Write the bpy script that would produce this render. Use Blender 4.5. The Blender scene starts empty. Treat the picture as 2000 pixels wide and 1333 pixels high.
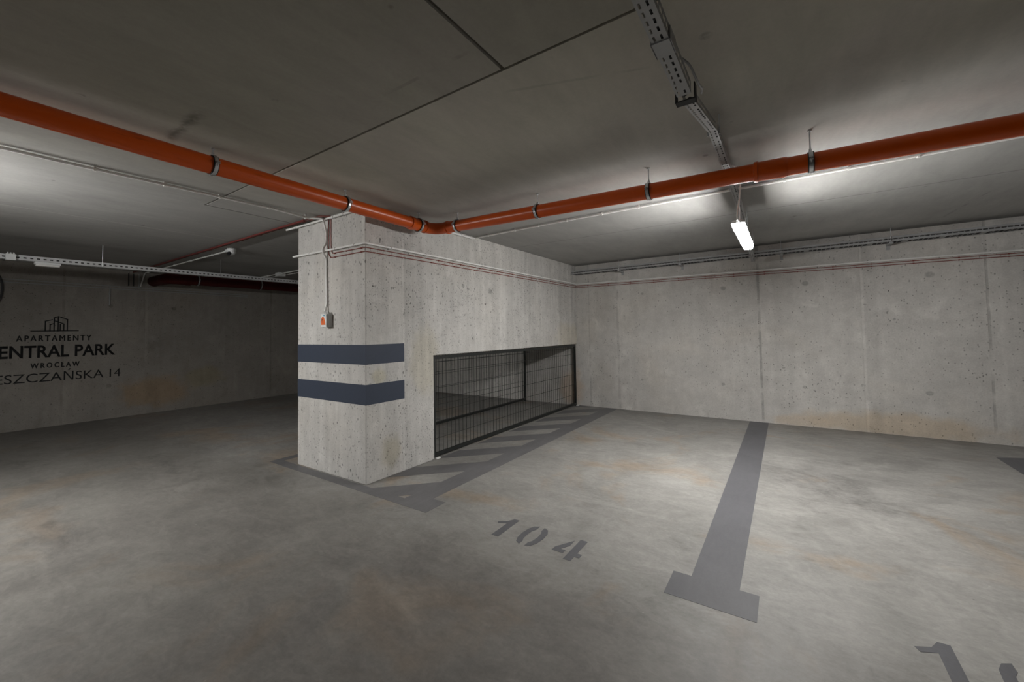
import bpy, bmesh, math, random
from mathutils import Vector, Matrix

random.seed(7)
C = bpy.context.scene.collection
scene = bpy.context.scene

# ------------------------------------------------------------------ camera
H = 2.75          # floor to ceiling
L = 4.903         # front of the partition block to the back wall
W = 1.2346        # width of the partition block
D = 6.918         # partition face to the far wall
XR, YF = 15.0, -16.0


def look(yaw, pitch, roll):
    f = Vector((-math.sin(yaw), math.cos(yaw), 0))
    r = Vector((math.cos(yaw), math.sin(yaw), 0))
    u = Vector((0, 0, 1))
    c, s = math.cos(pitch), math.sin(pitch)
    f, u = f * c + u * s, u * c - f * s
    c, s = math.cos(roll), math.sin(roll)
    r, u = r * c + u * s, u * c - r * s
    return Matrix((r, u, -f)).transposed().to_4x4()


cam_data = bpy.data.cameras.new('camera')
cam = bpy.data.objects.new('camera', cam_data)
C.objects.link(cam)
cam.matrix_world = Matrix.Translation((3.43205, -2.53096, 1.46683)) @ look(0.59009, 0.0373, -0.01672)
cam_data.sensor_width = 36
cam_data.lens = 796.0054 / 2000 * 36
cam_data.shift_y = -47.786 / 2000
cam_data.clip_start = 0.05
scene.camera = cam

# ------------------------------------------------------------------ world and exposure
world = bpy.data.worlds.new('world')
scene.world = world
world.use_nodes = True
world.node_tree.nodes['Background'].inputs[0].default_value = (0, 0, 0, 1)
world.node_tree.nodes['Background'].inputs[1].default_value = 0.0
scene.view_settings.view_transform = 'Standard'
scene.view_settings.look = 'None'
scene.view_settings.gamma = 1
scene.view_settings.use_curve_mapping = False
scene.view_settings.exposure = 0.0
scene.cycles.use_denoising = True
scene.cycles.use_adaptive_sampling = True
scene.cycles.adaptive_threshold = 0.02
scene.cycles.max_bounces = 6
scene.cycles.diffuse_bounces = 4
LAMP_POWER = 280.0        # emission strength of a lit tube fitting


# ------------------------------------------------------------------ shader helpers
class S:
    """A socket with arithmetic: builds math nodes."""
    def __init__(self, nt, sock):
        self.nt, self.k = nt, sock

    def _m(self, op, *args, clamp=False):
        n = self.nt.nodes.new('ShaderNodeMath')
        n.operation = op
        n.use_clamp = clamp
        for i, a in enumerate((self,) + args):
            if isinstance(a, S):
                self.nt.links.new(a.k, n.inputs[i])
            else:
                n.inputs[i].default_value = a
        return S(self.nt, n.outputs[0])

    def __add__(s, o): return s._m('ADD', o)
    def __sub__(s, o): return s._m('SUBTRACT', o)
    def __mul__(s, o): return s._m('MULTIPLY', o)
    __radd__ = __add__
    __rmul__ = __mul__
    def __rsub__(s, o): return (s * -1.0) + o
    def abs(s): return s._m('ABSOLUTE')
    def max(s, o): return s._m('MAXIMUM', o)
    def min(s, o): return s._m('MINIMUM', o)
    def pow(s, o): return s._m('POWER', o)
    def lt(s, o): return s._m('LESS_THAN', o)
    def gt(s, o): return s._m('GREATER_THAN', o)
    def sqrt(s): return s._m('SQRT')
    def mod(s, o): return s._m('FLOORED_MODULO', o)

    def step(s, a, b):
        """smooth 0..1 between a and b (a may exceed b)"""
        n = s.nt.nodes.new('ShaderNodeMapRange')
        n.interpolation_type = 'SMOOTHSTEP'
        s.nt.links.new(s.k, n.inputs['Value'])
        lo, hi, t0, t1 = (a, b, 0, 1) if a < b else (b, a, 1, 0)
        n.inputs['From Min'].default_value = lo
        n.inputs['From Max'].default_value = hi
        n.inputs['To Min'].default_value = t0
        n.inputs['To Max'].default_value = t1
        return S(s.nt, n.outputs['Result'])

    def near(s, c, w):
        """1 on |s-c|<w/2, soft outside to w"""
        return (s - c).abs().step(w, w * 0.5)

    def between(s, a, b, e=0.05):
        return s.step(a - e, a + e) * s.step(b + e, b - e)


class Mat:
    def __init__(self, name):
        self.m = bpy.data.materials.new(name)
        self.m.use_nodes = True
        self.nt = self.m.node_tree
        self.b = self.nt.nodes['Principled BSDF']
        g = self.nt.nodes.new('ShaderNodeNewGeometry')
        self.pos = g.outputs['Position']
        sp = self.nt.nodes.new('ShaderNodeSeparateXYZ')
        self.nt.links.new(self.pos, sp.inputs[0])
        self.x, self.y, self.z = (S(self.nt, sp.outputs[i]) for i in range(3))

    def vec(self, a, b, c):
        n = self.nt.nodes.new('ShaderNodeCombineXYZ')
        for i, v in enumerate((a, b, c)):
            if isinstance(v, S):
                self.nt.links.new(v.k, n.inputs[i])
            else:
                n.inputs[i].default_value = v
        return n.outputs[0]

    def noise(self, scale=1.0, detail=4, rough=0.55, dist=0.0, stretch=(1, 1, 1), off=0.0):
        v = self.vec(self.x * stretch[0] + off, self.y * stretch[1] + off * 1.7, self.z * stretch[2] - off)
        n = self.nt.nodes.new('ShaderNodeTexNoise')
        self.nt.links.new(v, n.inputs['Vector'])
        n.inputs['Scale'].default_value = scale
        n.inputs['Detail'].default_value = detail
        n.inputs['Roughness'].default_value = rough
        n.inputs['Distortion'].default_value = dist
        return S(self.nt, n.outputs[0])

    def cells(self, scale, stretch=(1, 1, 1), rnd=1.0):
        v = self.vec(self.x * stretch[0], self.y * stretch[1], self.z * stretch[2])
        n = self.nt.nodes.new('ShaderNodeTexVoronoi')
        self.nt.links.new(v, n.inputs['Vector'])
        n.inputs['Scale'].default_value = scale
        n.inputs['Randomness'].default_value = rnd
        sp = self.nt.nodes.new('ShaderNodeSeparateColor')
        self.nt.links.new(n.outputs['Color'], sp.inputs[0])
        return S(self.nt, n.outputs['Distance']), S(self.nt, sp.outputs[0]), S(self.nt, sp.outputs[1])

    def mix(self, fac, a, b, mode='MIX'):
        n = self.nt.nodes.new('ShaderNodeMix')
        n.data_type = 'RGBA'
        n.blend_type = mode
        n.clamp_factor = True
        for i, v in ((0, fac), (6, a), (7, b)):
            if isinstance(v, S):
                self.nt.links.new(v.k, n.inputs[i])
            elif i == 0:
                n.inputs[i].default_value = v
            elif isinstance(v, tuple):
                n.inputs[i].default_value = (*v[:3], 1)
            else:
                self.nt.links.new(v, n.inputs[i])
        return n.outputs[2]

    def scale_col(self, col, fac):
        """col * fac (a socket)"""
        n = self.nt.nodes.new('ShaderNodeVectorMath')
        n.operation = 'SCALE'
        if isinstance(col, tuple):
            n.inputs[0].default_value = col
        else:
            self.nt.links.new(col, n.inputs[0])
        self.nt.links.new(fac.k, n.inputs['Scale'])
        return n.outputs[0]

    def out(self, col, rough=0.8, bump=None, strength=0.2, dist=0.01, spec=None, metal=0.0):
        if isinstance(col, tuple):
            self.b.inputs['Base Color'].default_value = (*col, 1)
        else:
            self.nt.links.new(col, self.b.inputs['Base Color'])
        if isinstance(rough, S):
            self.nt.links.new(rough.k, self.b.inputs['Roughness'])
        else:
            self.b.inputs['Roughness'].default_value = rough
        self.b.inputs['Metallic'].default_value = metal
        if spec is not None:
            self.b.inputs['Specular IOR Level'].default_value = spec
        if bump is not None:
            n = self.nt.nodes.new('ShaderNodeBump')
            n.inputs['Strength'].default_value = strength
            n.inputs['Distance'].default_value = dist
            self.nt.links.new(bump.k, n.inputs['Height'])
            self.nt.links.new(n.outputs[0], self.b.inputs['Normal'])
        return self.m


def wall_concrete(name, base, axis, joints=(), ties=(), pits=0.5, stains=(), streak=1.0, thin=()):
    """Formed concrete. axis: 'x' or 'y', the horizontal direction of the wall face."""
    m = Mat(name)
    h = m.x if axis == 'x' else m.y
    cloud = m.noise(0.9, 5, 0.6, 0.4)
    fine = m.noise(7, 6, 0.65, 0.2)
    grain = m.noise(60, 4, 0.7)
    run = m.noise(5.5, 4, 0.6, 0.0, (1, 1, 0.07), 3.0)
    run2 = m.noise(14, 3, 0.6, 0.0, (1, 1, 0.05), 9.0)
    val = (1.0 + (cloud - 0.5) * 0.5 + (fine - 0.5) * 0.42 + (grain - 0.5) * 0.45
           + (run - 0.5) * 0.40 * streak + (run2 - 0.5) * 0.26 * streak)
    warm = m.noise(0.7, 3, 0.5, 0.6, (1, 1, 1), 21.0).step(0.45, 0.75)
    col = m.mix(warm * 0.5, base, (base[0] * 1.03, base[1] * 0.985, base[2] * 0.92))
    # lime bloom / pale patches
    pale = m.noise(2.6, 5, 0.65, 0.8, (1, 1, 0.6), 5.0).step(0.56, 0.72)
    val = val + pale * 0.13
    dirt = m.noise(1.6, 5, 0.7, 0.8, (1, 1, 0.5), 33.0).step(0.58, 0.74)
    val = val - dirt * 0.18
    hgt = (fine - 0.5) * 0.3 + (grain - 0.5) * 0.3
    for j, w, dark in joints:
        wob = m.noise(3, 3, 0.5, 0, (1, 1, 1), 12.0) * 0.02 - 0.01
        broken = m.noise(4, 3, 0.6, 0, (1, 1, 1), j * 3.1).step(0.3, 0.55)
        k = (h + wob).near(j, w) * broken
        val = val - k * dark
        side = (h + wob).near(j + w * 3.5, w * 6) * m.noise(5, 3, 0.6, 0, (1, 1, 0.5), j).step(0.4, 0.65)
        val = val + side * 0.12 * (1 if dark > 0 else -1)
        hgt = hgt - k * 1.2
    for tx, tz, r in ties:
        wob = m.noise(18, 2, 0.5) * 0.03 - 0.015
        d = (((h - tx) * (h - tx)) + ((m.z - tz) * (m.z - tz)).__mul__(1.3)).sqrt() + wob
        k = d.step(r, r * 0.55)
        val = val - k * 0.30
        hgt = hgt - k * 0.6
    if pits:
        for sc, thr, rad, amt in ((17, 1 - 0.30 * pits, 0.22, 0.50), (34, 1 - 0.38 * pits, 0.34, 0.46), (62, 1 - 0.36 * pits, 0.44, 0.40)):
            dist, r1, r2 = m.cells(sc, (1, 1, 0.7))
            edge = r2 * rad * 0.8 + rad * 0.2
            k = (dist - edge).step(0.02, -0.07) * r1.gt(thr)
            k = k * m.noise(1.3, 3, 0.5, 0, (1, 1, 1), sc * 1.0).step(0.34, 0.56)
            val = val - k * amt
            hgt = hgt - k * 1.5
    for (hx, zz, rh, rz, tint, amt) in stains:
        wob = m.noise(4, 4, 0.6, 0.5, (1, 1, 1), hx * 2.0) * 0.9 - 0.45
        d = ((((h - hx) * (1 / rh)).pow(2.0) + ((m.z - zz) * (1 / rz)).pow(2.0)).sqrt()) + wob
        k = d.step(1.0, 0.45) * amt
        col = m.mix(k, col, (base[0] * tint[0], base[1] * tint[1], base[2] * tint[2]))
    final = m.scale_col(col, val)
    return m.out(final, 0.88, hgt, 0.35, 0.006, spec=0.25)


def ceiling_concrete():
    m = Mat('ceiling_concrete')
    base = (0.335, 0.318, 0.268)
    cloud = m.noise(0.55, 5, 0.6, 0.5)
    fine = m.noise(3.5, 6, 0.65, 0.4, (1, 0.5, 1), 2.0)
    brush = m.noise(9, 4, 0.6, 0.6, (1, 0.25, 1), 7.0)
    grain = m.noise(45, 3, 0.7)
    val = 1.0 + (cloud - 0.5) * 0.42 + (fine - 0.5) * 0.32 + (brush - 0.5) * 0.24 + (grain - 0.5) * 0.14
    olive = m.noise(0.8, 4, 0.5, 0.8, (1, 1, 1), 14.0).step(0.42, 0.66)
    front = m.y.step(1.4, -0.6)                      # browner towards the aisle: the uneven lamp light is put into the colour
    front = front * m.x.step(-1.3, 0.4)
    slab_dim = m.y.lt(-0.925) * m.x.step(-1.3, 0.3)  # slabs before the groove darker; the leftward fade stands in for light
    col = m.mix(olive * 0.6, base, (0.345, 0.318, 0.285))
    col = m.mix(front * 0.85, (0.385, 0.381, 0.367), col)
    val = val * (1.38 - slab_dim * 0.30) * (1.0 - (1.0 - front) * 0.29)
    # dark ragged stain beside the pipe
    wob = m.noise(7, 4, 0.6, 0.4) * 0.06 - 0.03
    wide = m.noise(11, 3, 0.6, 0.2, (1, 1, 1), 4.0) * 0.05 + 0.0
    k = ((m.y + wob * 1.4 + 1.606).abs() - wide * 0.9).step(0.03, -0.03) * (m.x + wob * 3.0).between(0.12, 0.70, 0.09)
    val = val - k * m.noise(22, 3, 0.6, 0.3).step(0.2, 0.6) * 0.55
    # small rusty specks
    dist, r1, r2 = m.cells(5.0)
    sp = (dist - r2 * 0.12).step(0.04, -0.03) * r1.gt(0.80) * m.noise(14, 3, 0.6).step(0.4, 0.6)
    val = val - sp * 0.35
    # formwork seams and scratches
    hair = m.noise(6, 3, 0.5) * 0.012 - 0.006
    s1 = (m.y + hair).near(2.645, 0.012) * m.x.gt(0.0)
    s2 = (m.x + hair).near(-2.68, 0.016) * m.y.lt(0.5)
    val = val - s1 * 0.28 + s2 * 0.25
    for a, b, lo, hi in ((-0.73, 1.93, 4.95, 5.2), (0.0, -1.12, 1.7, 2.25), (0.35, -1.55, 2.0, 2.9)):
        line = (m.y - (m.x * a) - b + hair) if a != -0.73 else (m.x - m.y * -0.08 - 5.39 + hair)
        rng = m.x.between(lo, hi, 0.05) if a != -0.73 else m.y.between(3.3, 4.6, 0.1)
        val = val - line.near(0.0, 0.014) * rng * m.noise(5, 2, 0.5, 0, (1, 1, 1), a).step(0.42, 0.6) * 0.16
    final = m.scale_col(col, val)
    return m.out(final, 0.92, (fine - 0.5) * 0.4 + (grain - 0.5) * 0.15, 0.18, 0.006, spec=0.1)


def floor_concrete():
    m = Mat('floor_concrete')
    base = (0.262, 0.255, 0.240)
    big = m.noise(0.45, 5, 0.6, 0.8)
    mid = m.noise(1.7, 6, 0.68, 0.9, (1, 0.7, 1), 3.0)
    trowel = m.noise(5.5, 6, 0.7, 1.2, (0.7, 1.3, 1), 8.0)
    grain = m.noise(50, 4, 0.7)
    speck = m.noise(26, 3, 0.6, 0, (1, 1, 1), 17.0)
    swirl = m.noise(13, 6, 0.75, 1.5, (0.7, 1.3, 1), 28.0)
    val = (1.0 + (big - 0.5) * 0.6 + (mid - 0.5) * 0.75 + (trowel - 0.5) * 0.75 + (swirl - 0.5) * 0.45 + (grain - 0.5) * 0.42
           + (speck - 0.5) * 0.25)
    brown = m.noise(1.05, 5, 0.6, 0.7, (1, 1, 1), 40.0).step(0.53, 0.68)
    pale = m.noise(1.4, 6, 0.7, 1.0, (0.6, 1.3, 1), 55.0).step(0.56, 0.72)
    dark = m.noise(0.9, 6, 0.68, 0.9, (0.7, 1, 1), 70.0).step(0.55, 0.72)
    col = m.mix(brown * 0.75, base, (0.275, 0.222, 0.170))
    val = val + pale * 0.2 - dark * 0.26
    # pale chips
    dist, r1, r2 = m.cells(9.0)
    chip = (dist - r2 * 0.07).step(0.02, -0.02) * r1.gt(0.9)
    val = val + chip * 0.45
    # dark drops
    dist, r1, r2 = m.cells(4.0)
    drop = (dist - r2 * 0.035).step(0.01, -0.01) * r1.gt(0.8)
    val = val - drop * 0.5
    # shadow at the foot of the back wall, painted into the floor colour
    ww = m.noise(2.2, 4, 0.6, 0.5, (1, 1, 1), 90.0)
    val = val - ((m.y - 4.25) + (ww - 0.5) * 1.2).step(0.0, 0.65) * 0.22
    # tyre tracks swinging round the parking line
    for cx, cy, rr, wd in ((0.2, 1.0, 3.36, 0.16), (-0.4, 0.2, 4.6, 0.18)):
        r = ((m.x - cx).pow(2.0) + (m.y - cy).pow(2.0)).sqrt()
        tread = ((r * 55.0) + (m.y * 30.0))._m('SINE') * 0.5 + 0.5
        k = r.near(rr, wd) * m.y.between(-1.2, 2.0, 0.6)
        val = val - k * (tread * 0.07 + 0.02) * m.noise(3, 3, 0.6, 0, (1, 1, 1), 80.0).step(0.35, 0.6)
    # driving aisle: brown dirt tint, plus light falloff darkened into the colour
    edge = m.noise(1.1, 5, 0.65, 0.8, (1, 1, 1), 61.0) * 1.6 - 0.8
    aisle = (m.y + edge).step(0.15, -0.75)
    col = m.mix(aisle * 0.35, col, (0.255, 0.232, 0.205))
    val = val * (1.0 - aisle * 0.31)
    final = m.scale_col(col, val)
    rough = 0.52 + (mid - 0.5) * 0.25 + (grain - 0.5) * 0.12
    return m.out(final, rough, (grain - 0.5) * 0.4 + (trowel - 0.5) * 0.3, 0.12, 0.004, spec=0.35)


def paint(name, col, wear=0.12, rough=0.6, scale=1.0):
    m = Mat(name)
    n = m.noise(2.2 * scale, 6, 0.65, 1.0)
    b = m.noise(9 * scale, 5, 0.7, 1.4, (1.5, 0.35, 1), 6.0)
    g = m.noise(55 * scale, 3, 0.7)
    val = 1.0 + (n - 0.5) * wear * 3.0 + (b - 0.5) * wear * 2.4 + (g - 0.5) * wear * 1.6
    return m.out(m.scale_col(col, val), rough, (g - 0.5) * 0.4, 0.12, 0.003, spec=0.35)


def plastic(name, col, rough=0.4, var=0.06, spec=0.5):
    m = Mat(name)
    n = m.noise(6, 4, 0.6, 0.4)
    return m.out(m.scale_col(col, 1.0 + (n - 0.5) * var * 4), rough, spec=spec)


def metal(name, col, rough=0.4, var=0.1):
    m = Mat(name)
    n = m.noise(30, 4, 0.65, 0.5)
    return m.out(m.scale_col(col, 1.0 + (n - 0.5) * var * 4), rough, metal=1.0)


def pipe_plastic(name, col):
    m = Mat(name)
    n = m.noise(5, 4, 0.6, 0.4, (1, 1, 1))
    smear = m.noise(9, 4, 0.6, 0.3, (0.25, 0.25, 2.0), 11.0).step(0.62, 0.74)
    val = 1.0 + (n - 0.5) * 0.16 - smear * 0.35
    return m.out(m.scale_col(col, val), 0.33, spec=0.45)


def glow(name, strength, col=(1, 0.985, 0.96)):
    m = Mat(name)
    m.b.inputs['Base Color'].default_value = (0.9, 0.9, 0.9, 1)
    m.b.inputs['Emission Color'].default_value = (*col, 1)
    m.b.inputs['Emission Strength'].default_value = strength
    return m.m


# ------------------------------------------------------------------ mesh helpers
def mesh_obj(name, bm, mat, parent=None, smooth=False):
    bmesh.ops.recalc_face_normals(bm, faces=bm.faces)
    me = bpy.data.meshes.new(name)
    bm.to_mesh(me)
    bm.free()
    me.materials.append(mat)
    if smooth:
        for p in me.polygons:
            p.use_smooth = True
        try:
            me.set_sharp_from_angle(angle=math.radians(40))
        except Exception:
            pass
    o = bpy.data.objects.new(name, me)
    C.objects.link(o)
    if parent is not None:
        o.parent = parent
        o.matrix_parent_inverse = Matrix.Translation(parent.location).inverted() if parent.rotation_euler.z == 0 \
            else parent.matrix_basis.inverted()
    return o


def tag(o, label, cat, group=None, kind=None):
    o['label'] = label
    o['category'] = cat
    if group:
        o['group'] = group
    if kind:
        o['kind'] = kind
    return o


def thing(name, label, cat, loc=(0, 0, 0), group=None):
    o = bpy.data.objects.new(name, None)
    o.empty_display_size = 0.1
    o.location = loc
    C.objects.link(o)
    return tag(o, label, cat, group)


def struct(name, bm, mat):
    o = mesh_obj(name, bm, mat)
    o['kind'] = 'structure'
    return o


def box(bm, x0, x1, y0, y1, z0, z1, bev=0.0):
    vs = [bm.verts.new((x, y, z)) for x in (x0, x1) for y in (y0, y1) for z in (z0, z1)]
    fs = [(0, 1, 3, 2), (4, 6, 7, 5), (0, 4, 5, 1), (2, 3, 7, 6), (0, 2, 6, 4), (1, 5, 7, 3)]
    faces = [bm.faces.new([vs[i] for i in f]) for f in fs]
    if bev:
        es = {e for f in faces for e in f.edges}
        bmesh.ops.bevel(bm, geom=list(es), offset=bev, segments=2, affect='EDGES', profile=0.5)
    return bm


def B(*a, **k):
    return box(bmesh.new(), *a, **k)


def prism(bm, pts, d):
    """closed outline pts (3D) extruded along vector d"""
    n = len(pts)
    a = [bm.verts.new(p) for p in pts]
    b = [bm.verts.new(Vector(p) + Vector(d)) for p in pts]
    bm.faces.new(a[::-1])
    bm.faces.new(b)
    for i in range(n):
        bm.faces.new((a[i], a[(i + 1) % n], b[(i + 1) % n], b[i]))
    return bm


def rounded(pts, r=0.04, seg=5):
    """polyline with its corners rounded"""
    pts = [Vector(p) for p in pts]
    out = [pts[0]]
    for i in range(1, len(pts) - 1):
        a, p, b = pts[i - 1], pts[i], pts[i + 1]
        u, v = (a - p), (b - p)
        k = min(r, u.length * 0.45, v.length * 0.45)
        s, e = p + u.normalized() * k, p + v.normalized() * k
        for j in range(seg + 1):
            t = j / seg
            out.append(s * (1 - t) ** 2 + p * 2 * t * (1 - t) + e * t * t)
    out.append(pts[-1])
    return out


def tube(bm, pts, r, seg=10, caps=True):
    pts = [Vector(p) for p in pts]
    rings = []
    t0 = (pts[1] - pts[0]).normalized()
    ref = Vector((0, 0, 1)) if abs(t0.z) < 0.9 else Vector((1, 0, 0))
    n = t0.cross(ref).normalized()
    for i, p in enumerate(pts):
        a = pts[max(i - 1, 0)]
        b = pts[min(i + 1, len(pts) - 1)]
        t = (b - a).normalized()
        n = (n - t * n.dot(t)).normalized()
        m = t.cross(n)
        rr = r[i] if isinstance(r, (list, tuple)) else r
        rings.append([bm.verts.new(p + (n * math.cos(2 * math.pi * k / seg) + m * math.sin(2 * math.pi * k / seg)) * rr)
                      for k in range(seg)])
    for i in range(len(rings) - 1):
        for k in range(seg):
            bm.faces.new((rings[i][k], rings[i][(k + 1) % seg], rings[i + 1][(k + 1) % seg], rings[i + 1][k]))
    if caps:
        bm.faces.new(rings[0][::-1])
        bm.faces.new(rings[-1])
    return bm


def T(pts, r, seg=10, caps=True):
    return tube(bmesh.new(), pts, r, seg, caps)


def hollow(bm, axis_pts, r0, r1, seg=24):
    """ring band (clamp): outer radius r1, inner radius r0 around a short straight axis"""
    a, b = Vector(axis_pts[0]), Vector(axis_pts[1])
    t = (b - a).normalized()
    n = t.cross(Vector((0, 0, 1))).normalized()
    m = t.cross(n)
    loops = []
    for p, r in ((a, r0), (a, r1), (b, r1), (b, r0)):
        loops.append([bm.verts.new(p + (n * math.cos(2 * math.pi * k / seg) + m * math.sin(2 * math.pi * k / seg)) * r)
                      for k in range(seg)])
    for i in range(4):
        A, Bq = loops[i], loops[(i + 1) % 4]
        for k in range(seg):
            bm.faces.new((A[k], A[(k + 1) % seg], Bq[(k + 1) % seg], Bq[k]))
    return bm


# ------------------------------------------------------------------ materials
GREY = (0.405, 0.395, 0.375)
m_ceiling = ceiling_concrete()
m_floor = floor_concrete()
m_back = wall_concrete('concrete_back_wall', (0.56, 0.545, 0.518), 'x',
                       joints=((0.26, 0.02, 0.18), (0.83, 0.03, 0.15), (3.10, 0.022, 0.30), (4.335, 0.02, -0.13), (5.52, 0.016, 0.24)),
                       ties=((2.61, 2.122, 0.045), (3.70, 2.112, 0.05), (5.02, 2.119, 0.055), (1.30, 2.117, 0.03),
                             (1.253, 0.564, 0.03), (2.565, 0.557, 0.035), (3.64, 0.574, 0.035), (4.96, 0.576, 0.045),
                             (0.30, 0.62, 0.02), (0.66, 0.60, 0.025), (4.66, 1.55, 0.02)),
                       pits=0.35, streak=0.45,
                       stains=((4.6, 0.12, 1.3, 0.22, (0.95, 0.80, 0.62), 0.7), (3.6, 0.08, 0.5, 0.12, (1.0, 0.85, 0.68), 0.6),
                               (0.5, 1.95, 0.35, 0.5, (0.8, 0.78, 0.75), 0.5), (0.5, 0.5, 0.3, 0.5, (0.85, 0.83, 0.8), 0.5),
                               (-0.15, 0.35, 0.35, 0.45, (1.0, 0.78, 0.60), 0.6)))
m_part = wall_concrete('concrete_partition', (0.55, 0.538, 0.515), 'y',
                       joints=((0.487, 0.018, -0.10), (3.05, 0.05, -0.10), (3.9, 0.03, 0.10), (4.62, 0.04, -0.12)),
                       ties=((2.05, 2.04, 0.05), (1.47, 2.07, 0.035)), pits=1.0, streak=1.3,
                       stains=((0.30, 0.25, 0.16, 0.22, (0.75, 0.70, 0.55), 0.6), (0.80, 1.15, 0.3, 0.5, (0.95, 0.90, 0.74), 0.5),
                               (0.15, 1.04, 0.12, 0.12, (0.9, 0.86, 0.66), 0.6), (4.5, 1.35, 0.6, 0.35, (1.0, 0.93, 0.78), 0.5)))
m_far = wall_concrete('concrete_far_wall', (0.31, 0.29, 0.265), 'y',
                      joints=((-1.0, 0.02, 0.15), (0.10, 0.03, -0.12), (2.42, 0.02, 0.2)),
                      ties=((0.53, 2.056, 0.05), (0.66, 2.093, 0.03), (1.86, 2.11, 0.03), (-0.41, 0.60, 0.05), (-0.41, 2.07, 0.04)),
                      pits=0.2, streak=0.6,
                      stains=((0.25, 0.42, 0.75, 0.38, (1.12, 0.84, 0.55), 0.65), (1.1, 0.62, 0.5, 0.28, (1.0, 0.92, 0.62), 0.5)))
m_plain = wall_concrete('concrete_side_walls', GREY, 'x', pits=0.3)
m_line = paint('grey_floor_paint', (0.108, 0.108, 0.116), 0.14, 0.55)
m_hatch = paint('worn_grey_floor_paint', (0.142, 0.140, 0.144), 0.17, 0.55)
m_band = paint('navy_wall_paint', (0.040, 0.051, 0.078), 0.06, 0.6)
m_letter = paint('black_wall_paint', (0.012, 0.012, 0.013), 0.05, 0.7)
m_orange = pipe_plastic('orange_drain_plastic', (0.58, 0.082, 0.003))
m_white = plastic('white_conduit_plastic', (0.88, 0.88, 0.86), 0.4)
m_clip = plastic('white_clip_plastic', (0.82, 0.82, 0.80), 0.4)
m_redcable = plastic('red_cable_sheath', (0.24, 0.060, 0.045), 0.5)
m_redpipe = plastic('red_painted_steel', (0.16, 0.030, 0.025), 0.5)
m_mainpipe = plastic('dark_red_painted_steel', (0.060, 0.007, 0.006), 0.6, spec=0.2)
m_zinc = metal('zinc_plated_steel', (0.62, 0.64, 0.66), 0.32)
m_galv = plastic('galvanised_sheet', (0.36, 0.365, 0.37), 0.45, 0.10, 0.6)
m_pale = plastic('pale_galvanised_sheet', (0.58, 0.59, 0.60), 0.45, 0.10, 0.6)
m_rubber = plastic('black_rubber', (0.03, 0.03, 0.03), 0.7)
m_black = plastic('black_powder_coat', (0.014, 0.016, 0.015), 0.45)
m_greybox = plastic('grey_enclosure', (0.52, 0.525, 0.52), 0.5)
m_whitebox = plastic('white_enclosure', (0.78, 0.80, 0.80), 0.45)
m_sticker = plastic('orange_sticker', (0.80, 0.16, 0.035), 0.5)
m_teal = plastic('teal_print', (0.10, 0.32, 0.42), 0.5)
m_dark = plastic('dark_print', (0.03, 0.03, 0.03), 0.6)
m_lens = plastic('black_lens', (0.01, 0.01, 0.012), 0.15)
m_lit = glow('lit_diffuser', LAMP_POWER)
m_lit_end = glow('lit_end_cap', LAMP_POWER * 0.25)
m_unlit = plastic('milky_diffuser', (0.80, 0.80, 0.78), 0.35)
m_darkcable = plastic('dark_grey_cable', (0.05, 0.05, 0.052), 0.6)
m_shim = plastic('white_shim', (0.85, 0.85, 0.83), 0.5)

# ------------------------------------------------------------------ setting
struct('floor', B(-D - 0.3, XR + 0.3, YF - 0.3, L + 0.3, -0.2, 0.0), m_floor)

# ceiling slab with real grooves between the precast panels
bm = bmesh.new()
gd, gw = 0.060, 0.008
gx = [-D - 0.3, -1.21 - gw, -1.21 + gw, 2.331 - gw * 1.3, 2.331 + gw * 1.3, XR + 0.3]
gy = [YF - 0.3, -0.925 - gw, -0.925 + gw, 0.0, L + 0.3]


def is_groove(i, j):
    x, y = (gx[i] + gx[i + 1]) / 2, (gy[j] + gy[j + 1]) / 2
    if abs(y + 0.925) < gw:
        return x > -1.21 - gw
    if abs(x - 2.331) < gw * 1.3:
        return y < -0.925
    if abs(x + 1.21) < gw:
        return -0.925 < y < 0.0
    return False


nx, ny = len(gx) - 1, len(gy) - 1
hz = [[H + gd if is_groove(i, j) else H for j in range(ny)] for i in range(nx)]
for i in range(nx):
    for j in range(ny):
        z = hz[i][j]
        bm.faces.new([bm.verts.new(p) for p in ((gx[i], gy[j], z), (gx[i], gy[j + 1], z), (gx[i + 1], gy[j + 1], z), (gx[i + 1], gy[j], z))])
        if i + 1 < nx and hz[i + 1][j] != z:
            z2 = hz[i + 1][j]
            bm.faces.new([bm.verts.new(p) for p in ((gx[i + 1], gy[j], z), (gx[i + 1], gy[j + 1], z), (gx[i + 1], gy[j + 1], z2), (gx[i + 1], gy[j], z2))])
        if j + 1 < ny and hz[i][j + 1] != z:
            z2 = hz[i][j + 1]
            bm.faces.new([bm.verts.new(p) for p in ((gx[i], gy[j + 1], z), (gx[i + 1], gy[j + 1], z), (gx[i + 1], gy[j + 1], z2), (gx[i], gy[j + 1], z2))])
zt = H + 0.3
x0, x1, y0, y1 = gx[0], gx[-1], gy[0], gy[-1]
bm.faces.new([bm.verts.new(p) for p in ((x0, y0, zt), (x1, y0, zt), (x1, y1, zt), (x0, y1, zt))])
for a, b in (((x0, y0), (x1, y0)), ((x1, y0), (x1, y1)), ((x1, y1), (x0, y1)), ((x0, y1), (x0, y0))):
    bm.faces.new([bm.verts.new(p) for p in ((*a, H), (*b, H), (*b, zt), (*a, zt))])
bmesh.ops.remove_doubles(bm, verts=bm.verts, dist=0.0005)
struct('ceiling', bm, m_ceiling)

struct('wall_back', B(-D - 0.3, XR + 0.3, L, L + 0.3, 0, H), m_back)
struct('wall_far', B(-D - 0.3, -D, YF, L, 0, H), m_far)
struct('wall_near', B(-D - 0.3, XR + 0.3, YF - 0.3, YF, 0, H), m_plain)
struct('wall_side', B(XR, XR + 0.3, YF, L, 0, H), m_plain)
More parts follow.
